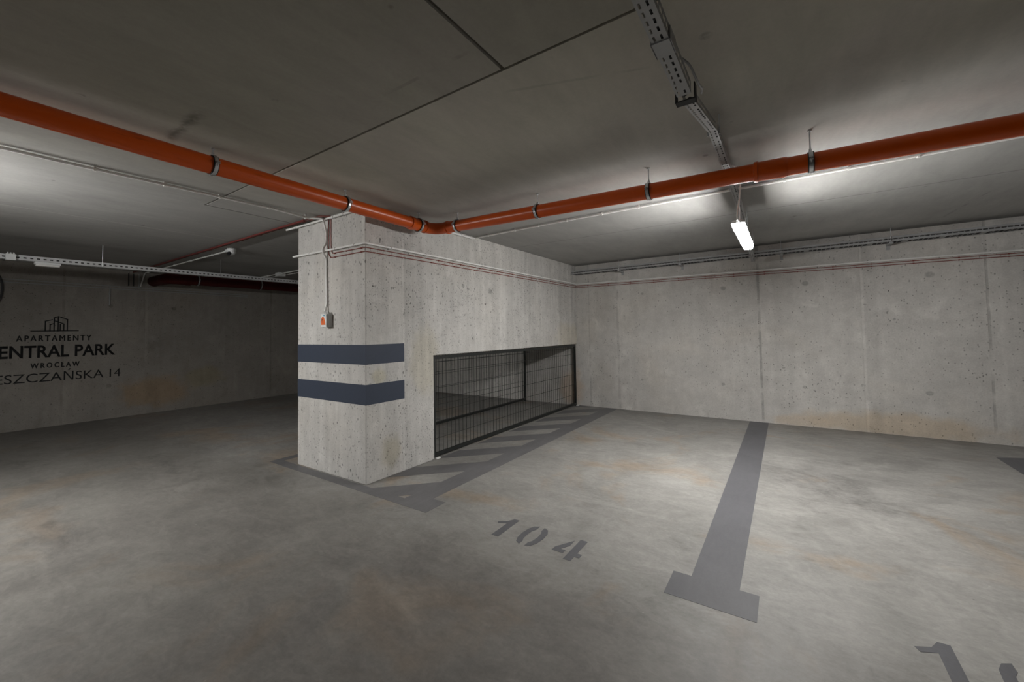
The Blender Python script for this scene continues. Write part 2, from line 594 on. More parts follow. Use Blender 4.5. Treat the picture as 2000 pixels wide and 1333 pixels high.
# partition block: solid at the front, a low passage behind the mesh panels
OY, OZ = 0.93, 1.205
bm = bmesh.new()
prism(bm, [(0, 0, 0), (0, OY, 0), (0, OY, OZ), (0, L, OZ), (0, L, H), (0, 0, H)], (-W, 0, 0))
part = struct('wall_partition', bm, m_part)
bv = part.modifiers.new('edge', 'BEVEL')
bv.width = 0.008
bv.segments = 2
bv.limit_method = 'ANGLE'

# painted bands round the front of the block
for i, (za, zb) in enumerate(((1.1654, 1.3623), (0.7687, 0.9682))):
    e = 0.0015
    bm = bmesh.new()
    g = 0.0004
    prism(bm, [(-W, -g, za), (-W, -e, za), (e, -e, za), (e, 0.487, za), (g, 0.487, za), (g, -g, za)], (0, 0, zb - za))
    o = mesh_obj('painted_band', bm, m_band)
    tag(o, ('upper navy blue warning band painted round the concrete pillar corner',
            'lower navy blue warning band painted round the concrete pillar corner')[i], 'painted stripe')

# ------------------------------------------------------------------ floor paint
FZ = 0.0012


def flat(pts, mat, name, parent=None, z=FZ):
    """thin coat of paint: outline (x, y) lifted to z"""
    bm = bmesh.new()
    prism(bm, [(x, y, 0.0) for x, y in pts], (0, 0, z))
    return mesh_obj(name, bm, mat, parent)


TA, TB, TC, TD, TE, TF = 2.919, 3.169, 0.1026, -0.1398, 2.8175, 3.264
o = flat([(TA, L), (TA, TC), (TE, TC), (TE, TD), (TF, TD), (TF, TC), (TB, TC), (TB, L)], m_line, 'parking_line')
tag(o, 'wide grey T-shaped parking line on the floor under the lit tube lamp', 'parking line')
o = flat([(5.30, 4.16), (5.30, -0.14), (5.55, -0.14), (5.55, 4.28)], m_line, 'parking_line')
tag(o, 'grey parking line cut off by the right picture edge near the back wall', 'parking line')

hatch = thing('hatched_floor_area', 'dark grey hatched no-parking marking on the floor along the mesh fence and pillar', 'floor marking')
SL, SR = 0.565, 0.79
flat([(SL, L), (SL, -0.015), (-1.505, -0.015), (-1.505, 2.6), (-1.62, 2.6), (-1.62, -0.125), (0.941, -0.125), (0.941, 0.11), (SR, 0.11), (SR, L)],
     m_hatch, 'outline_stripe', hatch)


def clip_poly(pts, f):
    """keep the side where f(p) >= 0 (f linear)"""
    out = []
    for i in range(len(pts)):
        a, b = pts[i], pts[(i + 1) % len(pts)]
        fa, fb = f(a), f(b)
        if fa >= 0:
            out.append(a)
        if fa * fb < 0:
            t = fa / (fa - fb)
            out.append((a[0] + (b[0] - a[0]) * t, a[1] + (b[1] - a[1]) * t))
    return out


for k in range(-1, 7):
    lo = 0.25 + 0.735 * k
    up = lo + 0.365
    poly = [(0.004, lo + 0.004), (SL, lo + SL), (SL, up + SL), (0.004, up + 0.004)]
    for f in (lambda p: p[1] + 0.015, lambda p: L - p[1]):
        if poly:
            poly = clip_poly(poly, f)
    if len(poly) > 2:
        flat(poly, m_hatch, 'diagonal_stripe', hatch)

DIG1 = [(1.531, .070), (1.594, .104), (1.624, .160), (1.668, .160), (1.668, -.126), (1.610, -.126), (1.610, .072), (1.545, .040)]
DIG0A = [(1.852, .160), (1.815, .137), (1.793, .086), (1.786, .015), (1.793, -.060), (1.812, -.108), (1.850, -.130),
         (1.850, -.080), (1.836, -.050), (1.832, .015), (1.836, .070), (1.852, .105)]
DIG0B = [(1.893, .160), (1.930, .140), (1.954, .092), (1.962, .015), (1.954, -.060), (1.932, -.112), (1.893, -.130),
         (1.893, -.085), (1.910, -.050), (1.916, .015), (1.910, .075), (1.893, .108)]
DIG4A = [(2.160, .110), (2.078, -.030), (2.078, -.077), (2.160, -.077), (2.160, -.036), (2.122, -.036), (2.160, .030)]
DIG4B = [(2.190, .142), (2.243, .142), (2.243, -.032), (2.277, -.032), (2.277, -.078), (2.243, -.078), (2.243, -.135), (2.190, -.135)]
DIG5A = [(0.06, .27), (0.19, .27), (0.19, .222), (0.108, .222), (0.103, .17), (0.06, .15)]
DIG5B = [(0.06, .135), (0.10, .165), (0.14, .165), (0.18, .145), (0.20, .09), (0.18, .03), (0.13, 0), (0.06, 0.01), (0.055, .06),
         (0.10, .048), (0.135, .055), (0.150, .09), (0.135, .120), (0.10, .122)]


def number(label, dx, digits):
    t = thing('bay_number', label, 'painted number', (1.9 + dx, 0, 0))
    for name, polys in digits:
        bm = bmesh.new()
        for pts in polys:
            prism(bm, [(x + dx, y, 0.0) for x, y in pts], (0, 0, FZ))
        mesh_obj(name, bm, m_line, t)
    return t


number('grey stencilled bay number 104 on the floor in front of the mesh fence bay', 0.0,
       (('digit', [DIG1]), ('digit', [DIG0A, DIG0B]), ('digit', [DIG4A, DIG4B])))
five = [[(x + 2.02, y - 0.13) for x, y in q] for q in (DIG5A, DIG5B)]
number('grey stencilled bay number partly cut off at the lower right picture corner', 2.34,
       (('digit', [DIG1]), ('digit', [DIG0A, DIG0B]), ('digit', five)))


# ------------------------------------------------------------------ lettering on the far wall
def text_mesh(body, bold=0.0, spacing=1.0):
    cu = bpy.data.curves.new('text', 'FONT')
    cu.body = body
    cu.size = 1.0
    cu.offset = bold
    cu.space_character = spacing
    cu.resolution_u = 4
    ob = bpy.data.objects.new('text', cu)
    C.objects.link(ob)
    dg = bpy.context.evaluated_depsgraph_get()
    me = bpy.data.meshes.new_from_object(ob.evaluated_get(dg))
    bpy.data.objects.remove(ob)
    return me


def wall_text(body, y0, y1, z0, z1, parent, bold=0.0, spacing=1.0, cap='H', heavy=0.0):
    ref = text_mesh(cap, bold)
    zs = [v.co.y for v in ref.vertices]
    b0, b1 = min(zs), max(zs)
    me = text_mesh(body, bold, spacing)
    xs = [v.co.x for v in me.vertices]
    a0, a1 = min(xs), max(xs)
    bm = bmesh.new()
    bm.from_mesh(me)
    for v in bm.verts:
        yy = y0 + (v.co.x - a0) / (a1 - a0) * (y1 - y0)
        zz = z0 + (v.co.y - b0) / (b1 - b0) * (z1 - z0)
        v.co = Vector((-D + 0.0015, yy, zz))
    bmesh.ops.remove_doubles(bm, verts=bm.verts, dist=0.0002)
    if heavy:
        geom = bm.verts[:] + bm.edges[:] + bm.faces[:]
        for k, (a, b) in enumerate(((heavy, 0), (-heavy, 0), (0, heavy * 0.7), (0, -heavy * 0.7))):
            d = bmesh.ops.duplicate(bm, geom=geom)
            bmesh.ops.translate(bm, vec=(0.00005 * (k + 1), a, b), verts=[v for v in d['geom'] if isinstance(v, bmesh.types.BMVert)])
    r = bmesh.ops.extrude_face_region(bm, geom=bm.faces[:])
    bmesh.ops.translate(bm, vec=(-0.001, 0, 0), verts=[v for v in r['geom'] if isinstance(v, bmesh.types.BMVert)])
    return mesh_obj('text_line', bm, m_letter, parent)


sign = thing('wall_lettering', 'black painted lettering with a skyline emblem on the far dark concrete wall', 'lettering', (-D, -1.0, 1.3))
wall_text('APARTAMENTY', -1.515, -0.655, 1.442, 1.535, sign, 0.0, 1.35, heavy=0.0035)
wall_text('CENTRAL PARK', -1.845, -0.335, 1.167, 1.370, sign, 0.022, 1.0)
wall_text('WROC\u0141AW', -1.355, -0.795, 0.993, 1.075, sign, 0.0, 1.5, heavy=0.0035)
wall_text('MIESZCZA\u0143SKA', -1.93, -0.485, 0.763, 0.906, sign, 0.0, 1.0)
wall_text('14', -0.405, -0.258, 0.763, 0.906, sign, 0.0, 1.0)
bm = bmesh.new()


def ey(x): return -1.36 + (x - 440) * 0.54 / 700
def ez(y): return 1.61 + (355 - y) * 0.245 / 215


for pl in ([(440, 355), (1140, 352)], [(640, 355), (640, 210), (740, 188)], [(710, 355), (710, 262), (765, 245)],
           [(770, 355), (770, 158), (835, 138), (970, 180), (970, 353)], [(830, 355), (830, 140)], [(862, 353), (862, 255)],
           [(838, 222), (916, 250), (916, 353)], [(775, 205), (826, 215)]):
    for (xa, ya), (xb, yb) in zip(pl, pl[1:]):
        a, b = Vector((0, ey(xa), ez(ya))), Vector((0, ey(xb), ez(yb)))
        d = (b - a).normalized() * 0.0075
        n = Vector((0, -d.z, d.y))
        q = [a - d + n, b + d + n, b + d - n, a - d - n]
        prism(bm, [Vector((-D + 0.0005, p.y, p.z)) for p in q], (0.001, 0, 0))
mesh_obj('skyline_emblem', bm, m_letter, sign)

# ------------------------------------------------------------------ drain pipe
PX, PYC, PR = 0.235, 0.735, 0.0595
Y_START = -9.0


def run1(y):
    return Vector((PX, y, 2.632 - 0.0085 * (y + 1.384)))


def run2(x):
    return Vector((x, PYC, 2.614 - 0.0228 * (x - PX)))


pipe = thing('drain_pipe', 'long orange drain pipe hung under the ceiling and turning past the pillar', 'pipe', (PX, PYC, 2.6))
mesh_obj('pipe_length', T([run1(Y_START), run1(-3), run1(0.52)], PR, 32), m_orange, pipe, True)
mesh_obj('pipe_length', T([run2(0.50), run2(3.30)], PR, 32), m_orange, pipe, True)
mesh_obj('pipe_length', T([run2(3.42), run2(8.15)], PR, 32), m_orange, pipe, True)
# sockets
mesh_obj('pipe_socket', T([run2(3.285), run2(3.29), run2(3.31), run2(3.315), run2(3.33), run2(3.46), run2(3.475), run2(3.485)],
                          [PR, PR + .009, PR + .012, PR + .007, PR + .006, PR + .006, PR + .004, PR], 32), m_orange, pipe, True)
mesh_obj('pipe_socket', T([run1(.36), run1(.365), run1(.385), run1(.39), run1(.52), run1(.55)],
                          [PR, PR + .010, PR + .010, PR + .006, PR + .006, PR], 32), m_orange, pipe, True)
e0, e1 = run1(0.46), run2(0.52)
mid = Vector((PX, PYC, (e0.z + e1.z) / 2))
el = [e0]
for j in range(9):
    t = j / 8
    a, b = mid + Vector((0, -0.17, 0)), mid + Vector((0.17, 0, 0))
    el.append(a * (1 - t) ** 2 + mid * 2 * t * (1 - t) + b * t * t)
el.append(e1)
mesh_obj('pipe_elbow', T(el, PR + 0.002, 32), m_orange, pipe, True)
mesh_obj('pipe_socket', T([run1(.56), run1(.565), run1(.585), run1(.59)], [PR, PR + .010, PR + .010, PR], 32), m_orange, pipe, True)
mesh_obj('pipe_socket', T([run2(.415), run2(.42), run2(.44), run2(.445)], [PR, PR + .010, PR + .010, PR], 32), m_orange, pipe, True)


def pipe_hanger(p, axis, label, pr=PR):
    t = thing('pipe_hanger', label, 'pipe hanger', (p.x, p.y, H), 'pipe hangers')
    d = Vector((0, 1, 0)) if axis == 'y' else Vector((1, 0, 0))
    mesh_obj('rubber_liner', hollow(bmesh.new(), (p - d * 0.017, p + d * 0.017), pr + 0.003, pr + 0.0065, 32), m_rubber, t, True)
    mesh_obj('clamp_band', hollow(bmesh.new(), (p - d * 0.011, p + d * 0.011), pr + 0.0067, pr + 0.010, 32), m_zinc, t, True)
    s = d.cross(Vector((0, 0, 1)))
    for sg in (-1, 1):                         # the two bolted ears
        bm = bmesh.new()
        c = p + s * sg * (pr + 0.020)
        for zo in (-0.006, 0.006):
            q = c + Vector((0, 0, zo))
            ex = Vector((abs(d.x) * 0.011 + abs(s.x) * 0.013, abs(d.y) * 0.011 + abs(s.y) * 0.013, 0.002))
            box(bm, q.x - ex.x, q.x + ex.x, q.y - ex.y, q.y + ex.y, q.z - ex.z, q.z + ex.z)
        tube(bm, [c + Vector((0, 0, -0.022)), c + Vector((0, 0, 0.022))], 0.0035, 8)
        tube(bm, [c + Vector((0, 0, 0.009)), c + Vector((0, 0, 0.015))], 0.008, 6)
        mesh_obj('clamp_ear', bm, m_zinc, t)
    top = p.z + pr + 0.009
    mesh_obj('threaded_rod', T([Vector((p.x, p.y, top)), Vector((p.x, p.y, H - 0.004))], 0.0045, 8), m_zinc, t, True)
    mesh_obj('rod_nut', T([Vector((p.x, p.y, top)), Vector((p.x, p.y, min(top + 0.018, H - 0.005)))], 0.010, 6), m_zinc, t)
    mesh_obj('ceiling_anchor', T([Vector((p.x, p.y, H - 0.010)), Vector((p.x, p.y, H - 0.0003))], 0.012, 10), m_zinc, t, True)
    return t


pipe_hanger(run1(-1.384), 'y', 'zinc pipe hanger on the orange pipe beside the dark ceiling stain')
pipe_hanger(run1(-0.376), 'y', 'zinc pipe hanger on the orange pipe directly above the pillar front')
pipe_hanger(run1(0.49), 'y', 'zinc pipe hanger on the orange socket just before the elbow', PR + .006)
pipe_hanger(run2(0.565), 'x', 'zinc pipe hanger just after the orange elbow')
pipe_hanger(run2(1.553), 'x', 'zinc pipe hanger on the orange pipe next after the two at the elbow')
pipe_hanger(run2(2.572), 'x', 'zinc pipe hanger on the orange pipe next before the cable tray crossing')
pipe_hanger(run2(3.607), 'x', 'zinc pipe hanger with long rod beside the orange pipe socket')


# ------------------------------------------------------------------ conduits and cables
def conduit(name, label, cat, pts, r, mat, clips=(), rr=0.05, clip_axis=None, group=None, clip_r=None, seg=10):
    """clips: points on the run; wall: direction from the run to what carries it"""
    pts = [Vector(p) for p in pts]
    t = thing(name, label, cat, pts[0], group)
    mesh_obj('tube' if cat == 'conduit' else 'sheath', T(rounded(pts, rr), r, seg), mat, t, True)
    for p, d, wall in clips:
        p, d, wall = Vector(p), Vector(d).normalized(), Vector(wall)
        cr = clip_r or r * 1.45
        bm = hollow(bmesh.new(), (p - d * 0.008, p + d * 0.008), r * 1.02, cr, 16) if abs(d.z) < 0.9 else \
            tube(bmesh.new(), [p - d * 0.008, p + d * 0.008], cr, 14)
        tube(bm, [p + wall * 0.3, p + wall * 0.96], cr * 0.62, 8)
        mesh_obj('clip', bm, m_clip if mat is m_white else mat, t, True)
    return t


CR = 0.0112
# ceiling run left of the pillar, turning down the pillar front to the switch box
cz = H - 0.020
c1 = [(-0.80, -8.0, cz), (-0.80, -1.8, cz), (-0.757, -0.5, cz), (-0.742, -0.16, cz - 0.018), (-0.640, -0.060, cz - 0.022), (-0.630, -0.052, 2.665), (-0.655, -0.0125, 2.58), (-0.657, -0.0125, 2.45),
      (-0.652, -0.051, 2.395), (-0.650, -0.051, 2.345), (-0.652, -0.0125, 2.29), (-0.640, -0.0125, 1.80), (-0.640, -0.034, 1.718)]
cl = [((-0.80, y, cz), (0, 1, 0), (0, 0, 0.02)) for y in (-7.2, -6.4, -5.6, -4.8, -4.0, -3.2, -2.5)]
cl += [((-0.80, -1.765, cz), (0, 1, 0), (0, 0, 0.02))]
cl += [((-0.80 + (y + 1.8) / 1.64 * 0.055, y, cz), (0, 1, 0), (0, 0, 0.02)) for y in (-1.357, -0.968, -0.553)]
cl += [((-0.744, -0.19, cz - 0.016), (0, 1, 0), (0, 0, 0.036))]
cl += [((-0.652 + (2.29 - z) * 0.0245, -0.0125, z), (0, 0, 1), (0, 0.0125, 0)) for z in (2.20, 1.88)]
conduit('conduit', 'white conduit on the left ceiling dropping down the pillar face to the orange marked box', 'conduit', c1, CR, m_white, cl, 0.03)
# short run across the top of the pillar front and along the top of the partition
zc2 = 2.712
c2 = [(-1.44, -0.028, zc2 + 0.004), (0.028, -0.028, zc2), (0.028, 1.62, zc2), (0.06, 1.655, zc2)]
cl = [((x, -0.028, zc2 + 0.002), (1, 0, 0), (0, 0.028, 0)) for x in (-1.22, -0.92, -0.50, -0.32)]
cl += [((0.028, y, zc2), (0, 1, 0), (-0.028, 0, 0)) for y in (0.25, 0.85, 1.42)]
conduit('conduit', 'white conduit across the very top of the pillar front, under the ceiling', 'conduit', c2, 0.0115, m_white, cl, 0.02)
# long run round pillar, partition and back wall
c4 = [(-1.29, -0.026, 2.378), (0.026, -0.026, 2.366), (0.026, L - 0.026, 2.388), (7.9, L - 0.026, 2.325)]
cl = [((x, -0.026, 2.378 - (x + 1.29) * 0.009), (1, 0, 0), (0, 0.026, 0)) for x in (-0.95, -0.47, -0.14)]
cl += [((0.026, y, 2.366 + y * 0.0045), (0, 1, 0), (-0.026, 0, 0)) for y in (0.3, 0.8, 1.3, 1.85, 2.4, 2.95, 3.5, 4.05, 4.6)]
cl += [((x, L - 0.026, 2.388 - x * 0.008), (1, 0, 0), (0, 0.026, 0)) for x in (0.3, 0.9, 1.5, 2.1, 2.7, 3.3, 3.87, 4.43, 5.0, 5.57, 6.2)]
conduit('conduit', 'white conduit wrapping the pillar and running above the red cables along the walls', 'conduit', c4, CR, m_white, cl, 0.02)
# ceiling run over the bay
cz = H - 0.020
c3 = [(0.02, 1.70, cz), (1.2, 1.665, cz), (4.3, 1.655, cz), (8.0, 1.56, cz)]
cl = [((x, 1.70 - x * 0.03 if x < 1.2 else 1.665 - (x - 1.2) * 0.0032, cz), (1, 0, 0), (0, 0, 0.02)) for x in (0.25, 0.68, 1.02, 1.40, 1.82, 2.22, 2.62, 3.47, 3.9, 4.3)]
conduit('conduit', 'white conduit clipped to the ceiling beyond the orange pipe over the bay', 'conduit', c3, CR, m_white, cl)
# the same line beyond the partition, over the dark bays
for xa, xb, lab, xs in ((-W - 0.01, -5.005, 'thin white conduit on the dark ceiling between the pillar and the small junction box', (-2.2, -3.3, -4.4)),
                        (-5.205, -6.85, 'thin white conduit on the dark ceiling between the small junction box and the far wall', (-5.6, -6.5))):
    conduit('conduit', lab, 'conduit', [(xa, 1.72, cz), (xb, 1.72, cz)], CR, m_white, [((x, 1.72, cz), (1, 0, 0), (0, 0, 0.02)) for x in xs])
c5 = [(-W - 0.01, 1.86, cz), (-6.85, 1.86, cz)]
conduit('conduit', 'thin white conduit on the dark ceiling passing behind the small junction box', 'conduit', c5, CR, m_white,
        [((x, 1.86, cz), (1, 0, 0), (0, 0, 0.02)) for x in (-2.5, -3.6, -4.8, -5.9)])
t = thing('junction_box', 'small white junction box on the dark ceiling conduits beyond the pillar', 'junction box', (-5.1, 1.76, H))
mesh_obj('box_body', B(-5.17, -5.03, 1.66, 1.80, H - 0.075, H - 0.0003, bev=0.006), m_whitebox, t)
for s in (-1, 1):
    mesh_obj('cable_gland', T([(-5.1 + s * 0.065, 1.72, cz), (-5.1 + s * 0.10, 1.72, cz)], 0.014, 10), m_whitebox, t, True)

# red fire cables
rz = H - 0.012
ra = [(-6.0, -0.055, rz), (-0.70, -0.055, rz), (-0.612, -0.0085, rz), (-0.612, -0.0085, 2.66), (-0.612, -0.0085, 2.335), (-0.575, -0.0085, 2.290), (0.0085, -0.0085, 2.288),
      (0.0085, L - 0.0085, 2.320), (7.9, L - 0.0085, 2.262)]
rb = [(-6.0, -0.085, rz), (-0.66, -0.085, rz), (-0.572, -0.0085, rz), (-0.572, -0.0085, 2.66), (-0.568, -0.0085, 2.375), (-0.545, -0.0085, 2.333), (0.0085, -0.0085, 2.328),
      (0.0085, L - 0.0085, 2.352), (7.9, L - 0.0085, 2.295)]
for pts, lab, zo in ((ra, 'red fire cable along the pillar, partition and back wall, lower of the two', 0), (rb, 'red fire cable along the pillar, partition and back wall, upper of the two', 1)):
    z0 = pts[6][2]
    cl = [((x, pts[0][1], rz), (1, 0, 0), (0, 0, 0.012)) for x in (-1.0, -1.5, -2.0, -2.5, -3.0, -3.5, -4.0, -4.5)]
    cl += [((x, -0.0085, z0), (1, 0, 0), (0, 0.0085, 0)) for x in (-0.50, -0.30, -0.05)]
    cl += [((0.0085, y + zo * 0.12, z0 + (pts[7][2] - z0) * y / L), (0, 1, 0), (-0.0085, 0, 0)) for y in [0.10 + 0.4 * i for i in range(12)]]
    cl += [((x, L - 0.0085, pts[7][2] + (pts[8][2] - pts[7][2]) * x / 7.9), (1, 0, 0), (0, 0.0085, 0)) for x in [0.25 + 0.42 * i for i in range(14)]]
    conduit('fire_cable', lab, 'cable', pts, 0.0045, m_redcable, cl, 0.010, clip_r=0.0075, seg=8)
# red pipe on the left ceiling
o = mesh_obj('sprinkler_pipe', T([(-0.90, -0.118, H - 0.026), (-6.85, -0.118, H - 0.026)], 0.011, 12), m_redpipe, None, True)
tag(o, 'thin red pipe running away along the left ceiling from the pillar top', 'pipe')

# ------------------------------------------------------------------ switch box on the pillar
t = thing('switch_box', 'small switch box with orange sticker on white front, on the pillar face', 'switch box', (-0.61, 0, 1.62))
bx0, bx1, bz0, bz1 = -0.655, -0.553, 1.548, 1.688
mesh_obj('enclosure', B(bx0, bx1, -0.062, 0.0, bz0, bz1, bev=0.004), m_greybox, t)
mesh_obj('front_cover', B(bx0 + 0.001, bx1 - 0.001, -0.074, -0.061, bz0 + 0.001, bz1 - 0.001, bev=0.003), m_whitebox, t)
bm = bmesh.new()
out = [(-0.642, 1.572), (-0.566, 1.572), (-0.572, 1.610), (-0.588, 1.640), (-0.600, 1.656), (-0.622, 1.656), (-0.640, 1.640), (-0.647, 1.606)]
prism(bm, [(x, -0.0740, z) for x, z in out], (0, -0.0012, 0))
mesh_obj('warning_sticker', bm, m_sticker, t)
mesh_obj('printed_mark', B(-0.606, -0.575, -0.0749, -0.0738, 1.665, 1.676), m_teal, t)
bm = bmesh.new()
for (xa, xb, za, zb) in ((-0.636, -0.612, 1.628, 1.634), (-0.636, -0.616, 1.615, 1.620), (-0.634, -0.606, 1.600, 1.606)):
    box(bm, xa, xb, -0.0760, -0.0750, za, zb)
mesh_obj('printed_lines', bm, m_dark, t)
for gx_ in (-0.640, -0.612, -0.580):
    mesh_obj('cable_gland', T([(gx_, -0.034, bz1 - 0.002), (gx_, -0.034, bz1 + 0.016), (gx_, -0.034, bz1 + 0.026)], [0.0115, 0.0115, 0.008], 10), m_greybox, t, True)

# ------------------------------------------------------------------ mesh fences across the passage
FY0, FY1, FZ0, FZ1 = 0.938, L - 0.045, 0.022, OZ - 0.012


def fence(xc, label):
    t = thing('mesh_fence', label, 'fence', (xc, (FY0 + FY1) / 2, 0), 'mesh fences across the passage')
    fw_ = 0.036
    h = fw_ / 2
    mesh_obj('post', B(xc - h, xc + h, FY0, FY0 + fw_, 0.0, FZ1, bev=0.002), m_black, t)
    mesh_obj('post', B(xc - h, xc + h, FY1 - fw_, FY1, 0.0, FZ1, bev=0.002), m_black, t)
    mesh_obj('bottom_rail', B(xc - h, xc + h, FY0 + fw_, FY1 - fw_, FZ0, FZ0 + fw_, bev=0.002), m_black, t)
    mesh_obj('top_rail', B(xc - h, xc + h, FY0 + fw_, FY1 - fw_, FZ1 - fw_, FZ1, bev=0.002), m_black, t)
    bm = bmesh.new()
    y = 1.043
    while y < FY1 - fw_:
        tube(bm, [(xc, y, FZ0 + fw_ - 0.005), (xc, y, FZ1 - fw_ + 0.005)], 0.0028, 6)
        y += 0.0723
    for z in (0.224, 0.418, 0.616, 0.814, 1.005, 1.125):
        tube(bm, [(xc + 0.005, FY0 + 0.02, z), (xc + 0.005, FY1 - 0.02, z)], 0.0028, 6)
    mesh_obj('wire_mesh', bm, m_black, t)
    return t


fence(-0.035, 'black framed wire mesh fence flush with the bright side of the partition')
fence(-W + 0.035, 'black framed wire mesh fence seen behind the front one, on the dark side')
for y, lab in ((0.958, 'small white shim under the near foot of the front mesh fence'), (FY1 - 0.02, 'small white shim under the far foot of the front mesh fence')):
    o = mesh_obj('shim', B(-0.012, 0.020, y - 0.015, y + 0.06, 0.0, 0.010), m_shim)
    tag(o, lab, 'shim')


# ------------------------------------------------------------------ cable trays
def sheet(bm, P, u, v, ulen, vcols, slots, pitch, slot_len):
    """perforated strip: point P(s) gives the origin along the run, v the across direction; vcols = breakpoints across;
    slots = {column index: phase}; holes are left open"""
    n = int(ulen / pitch)
    rows = []
    for i in range(n):
        rows += [i * pitch, i * pitch + slot_len]
    rows.append(n * pitch)
    grid = [[bm.verts.new(P(s) + v * c) for c in vcols] for s in rows]
    for i in range(len(rows) - 1):
        for j in range(len(vcols) - 1):
            if i % 2 == 0 and j in slots and (i // 2) % 7 != slots[j]:
                continue
            bm.faces.new((grid[i][j], grid[i + 1][j], grid[i + 1][j + 1], grid[i][j + 1]))


def path_fn(pts):
    pts = [Vector(p) for p in pts]
    ls = [(b - a).length for a, b in zip(pts, pts[1:])]
    tot = sum(ls)

    def f(s):
        for a, b, l in zip(pts, pts[1:], ls):
            if s <= l:
                return a + (b - a) * (s / l)
            s -= l
        return pts[-1].copy()
    return f, tot


def tray(parent, pts, across, width, height, pitch=0.042, slot=0.024, bcols=None, bslots=None, mat=None):
    """U-shaped perforated tray: bottom sheet and two side sheets as parts"""
    f, tot = path_fn(pts)
    a = Vector(across)
    bcols = bcols or [0, .009, .0165, .033, .0405, width]
    bslots = bslots or {1: 9, 3: 3}
    bm = bmesh.new()
    sheet(bm, f, None, a, tot, bcols, bslots, pitch, slot)
    mesh_obj('tray_bottom', bm, mat or m_galv, parent)
    for off in (0.0, width):
        bm = bmesh.new()
        sheet(bm, lambda s, off=off: f(s) + a * off, None, Vector((0, 0, 1)), tot, [0, height * .36, height * .62, height], {1: 9}, pitch, slot)
        mesh_obj('tray_side', bm, mat or m_galv, parent)


def rods(parent, pts, z1=H):
    for x, y, z in pts:
        mesh_obj('hanger_rod', T([(x, y, z), (x, y, z1)], 0.004, 8), m_zinc, parent, True)


# tray over the bay, climbing over the pipe
tr = thing('cable_tray', 'grey perforated cable tray on the ceiling climbing over the orange pipe above the lit lamp', 'cable tray', (3.115, 0, 2.5))
XT = 3.088
tray(tr, [(XT, -8.6, 2.437), (XT, -0.71, 2.437)], (1, 0, 0), 0.055, 0.055)
tray(tr, [(XT + .004, -0.66, 2.452), (XT + .004, 0.08, 2.622)], (1, 0, 0), 0.047, 0.045)
tray(tr, [(XT + .002, 0.10, 2.632), (XT, 1.15, 2.637), (XT, 1.75, 2.600), (XT - .02, 3.0, 2.545), (XT - .055, 4.74, 2.478)], (1, 0, 0), 0.05, 0.048)
for pts in ([(XT - .004, -0.88, 2.434), (XT - .004, -0.80, 2.434)],):
    bm = bmesh.new()
    box(bm, XT - .004, XT + .059, -1.135, -1.05, 2.432, 2.436)
    box(bm, XT - .006, XT - .002, -1.135, -1.05, 2.432, 2.480)
    box(bm, XT + .057, XT + .061, -1.135, -1.05, 2.432, 2.480)
    mesh_obj('joint_plate', bm, m_galv, tr)
bm = bmesh.new()
box(bm, XT - .010, XT + .065, -0.725, -0.685, 2.425, 2.430)
box(bm, XT - .012, XT - .008, -0.725, -0.685, 2.425, 2.495)
box(bm, XT + .063, XT + .067, -0.725, -0.685, 2.425, 2.495)
mesh_obj('support_bracket', bm, m_rubber, tr)
rods(tr, [(XT - .010, -3.0, 2.43), (XT + .065, -3.0, 2.43),
          (XT - .006, 0.16, 2.63), (XT + .058, 0.16, 2.63), (XT - .006, 1.30, 2.62), (XT + .056, 1.30, 2.62),
          (XT - .020, 2.45, 2.56), (XT + .045, 2.45, 2.56), (XT - .035, 3.7, 2.51), (XT + .03, 3.7, 2.51)])
# loose cables in that tray
o = mesh_obj('power_cable', T(rounded([(XT + .026, -0.60, 2.488), (XT + .026, 0.06, 2.643), (XT + .026, 0.14, 2.657), (XT + .026, 1.12, 2.654), (XT + .024, 1.75, 2.617), (XT + .006, 3.0, 2.562), (XT - .028, 4.6, 2.500)], 0.05), 0.014, 8), m_darkcable, None, True)
tag(o, 'dark cable lying in the climbing part of the tray over the bay', 'cable')
o = mesh_obj('power_cable', T([(XT + .027, -8.5, 2.452), (XT + .027, -0.73, 2.452)], 0.013, 8), m_darkcable, None, True)
tag(o, 'dark cable lying in the level part of the tray over the aisle', 'cable')
cab = [(XT + .050, -0.90, 2.500), (XT + .070, -0.84, 2.500), (XT + .080, -0.76, 2.475), (XT + .082, -0.68, 2.485), (XT + .078, -0.60, 2.525), (XT + .062, -0.52, 2.545)]
o = mesh_obj('power_cable', T(rounded(cab, 0.06), 0.005, 8), m_galv, None, True)
tag(o, 'loose grey cable looping out of the tray where it starts to climb', 'cable')
cab = [(XT + .03, 0.92, 2.697), (XT + .080, 0.97, 2.697), (XT + .095, 1.05, 2.62), (XT + .080, 1.13, 2.50), (XT + .056, 1.155, 2.40), (XT + .052, 1.185, 2.336), (XT + .052, 1.208, 2.336)]
o = mesh_obj('power_cable', T(rounded(cab, 0.05), 0.0055, 8), m_white, None, True)
tag(o, 'short light cable dropping from the tray into the lit lamp', 'cable')

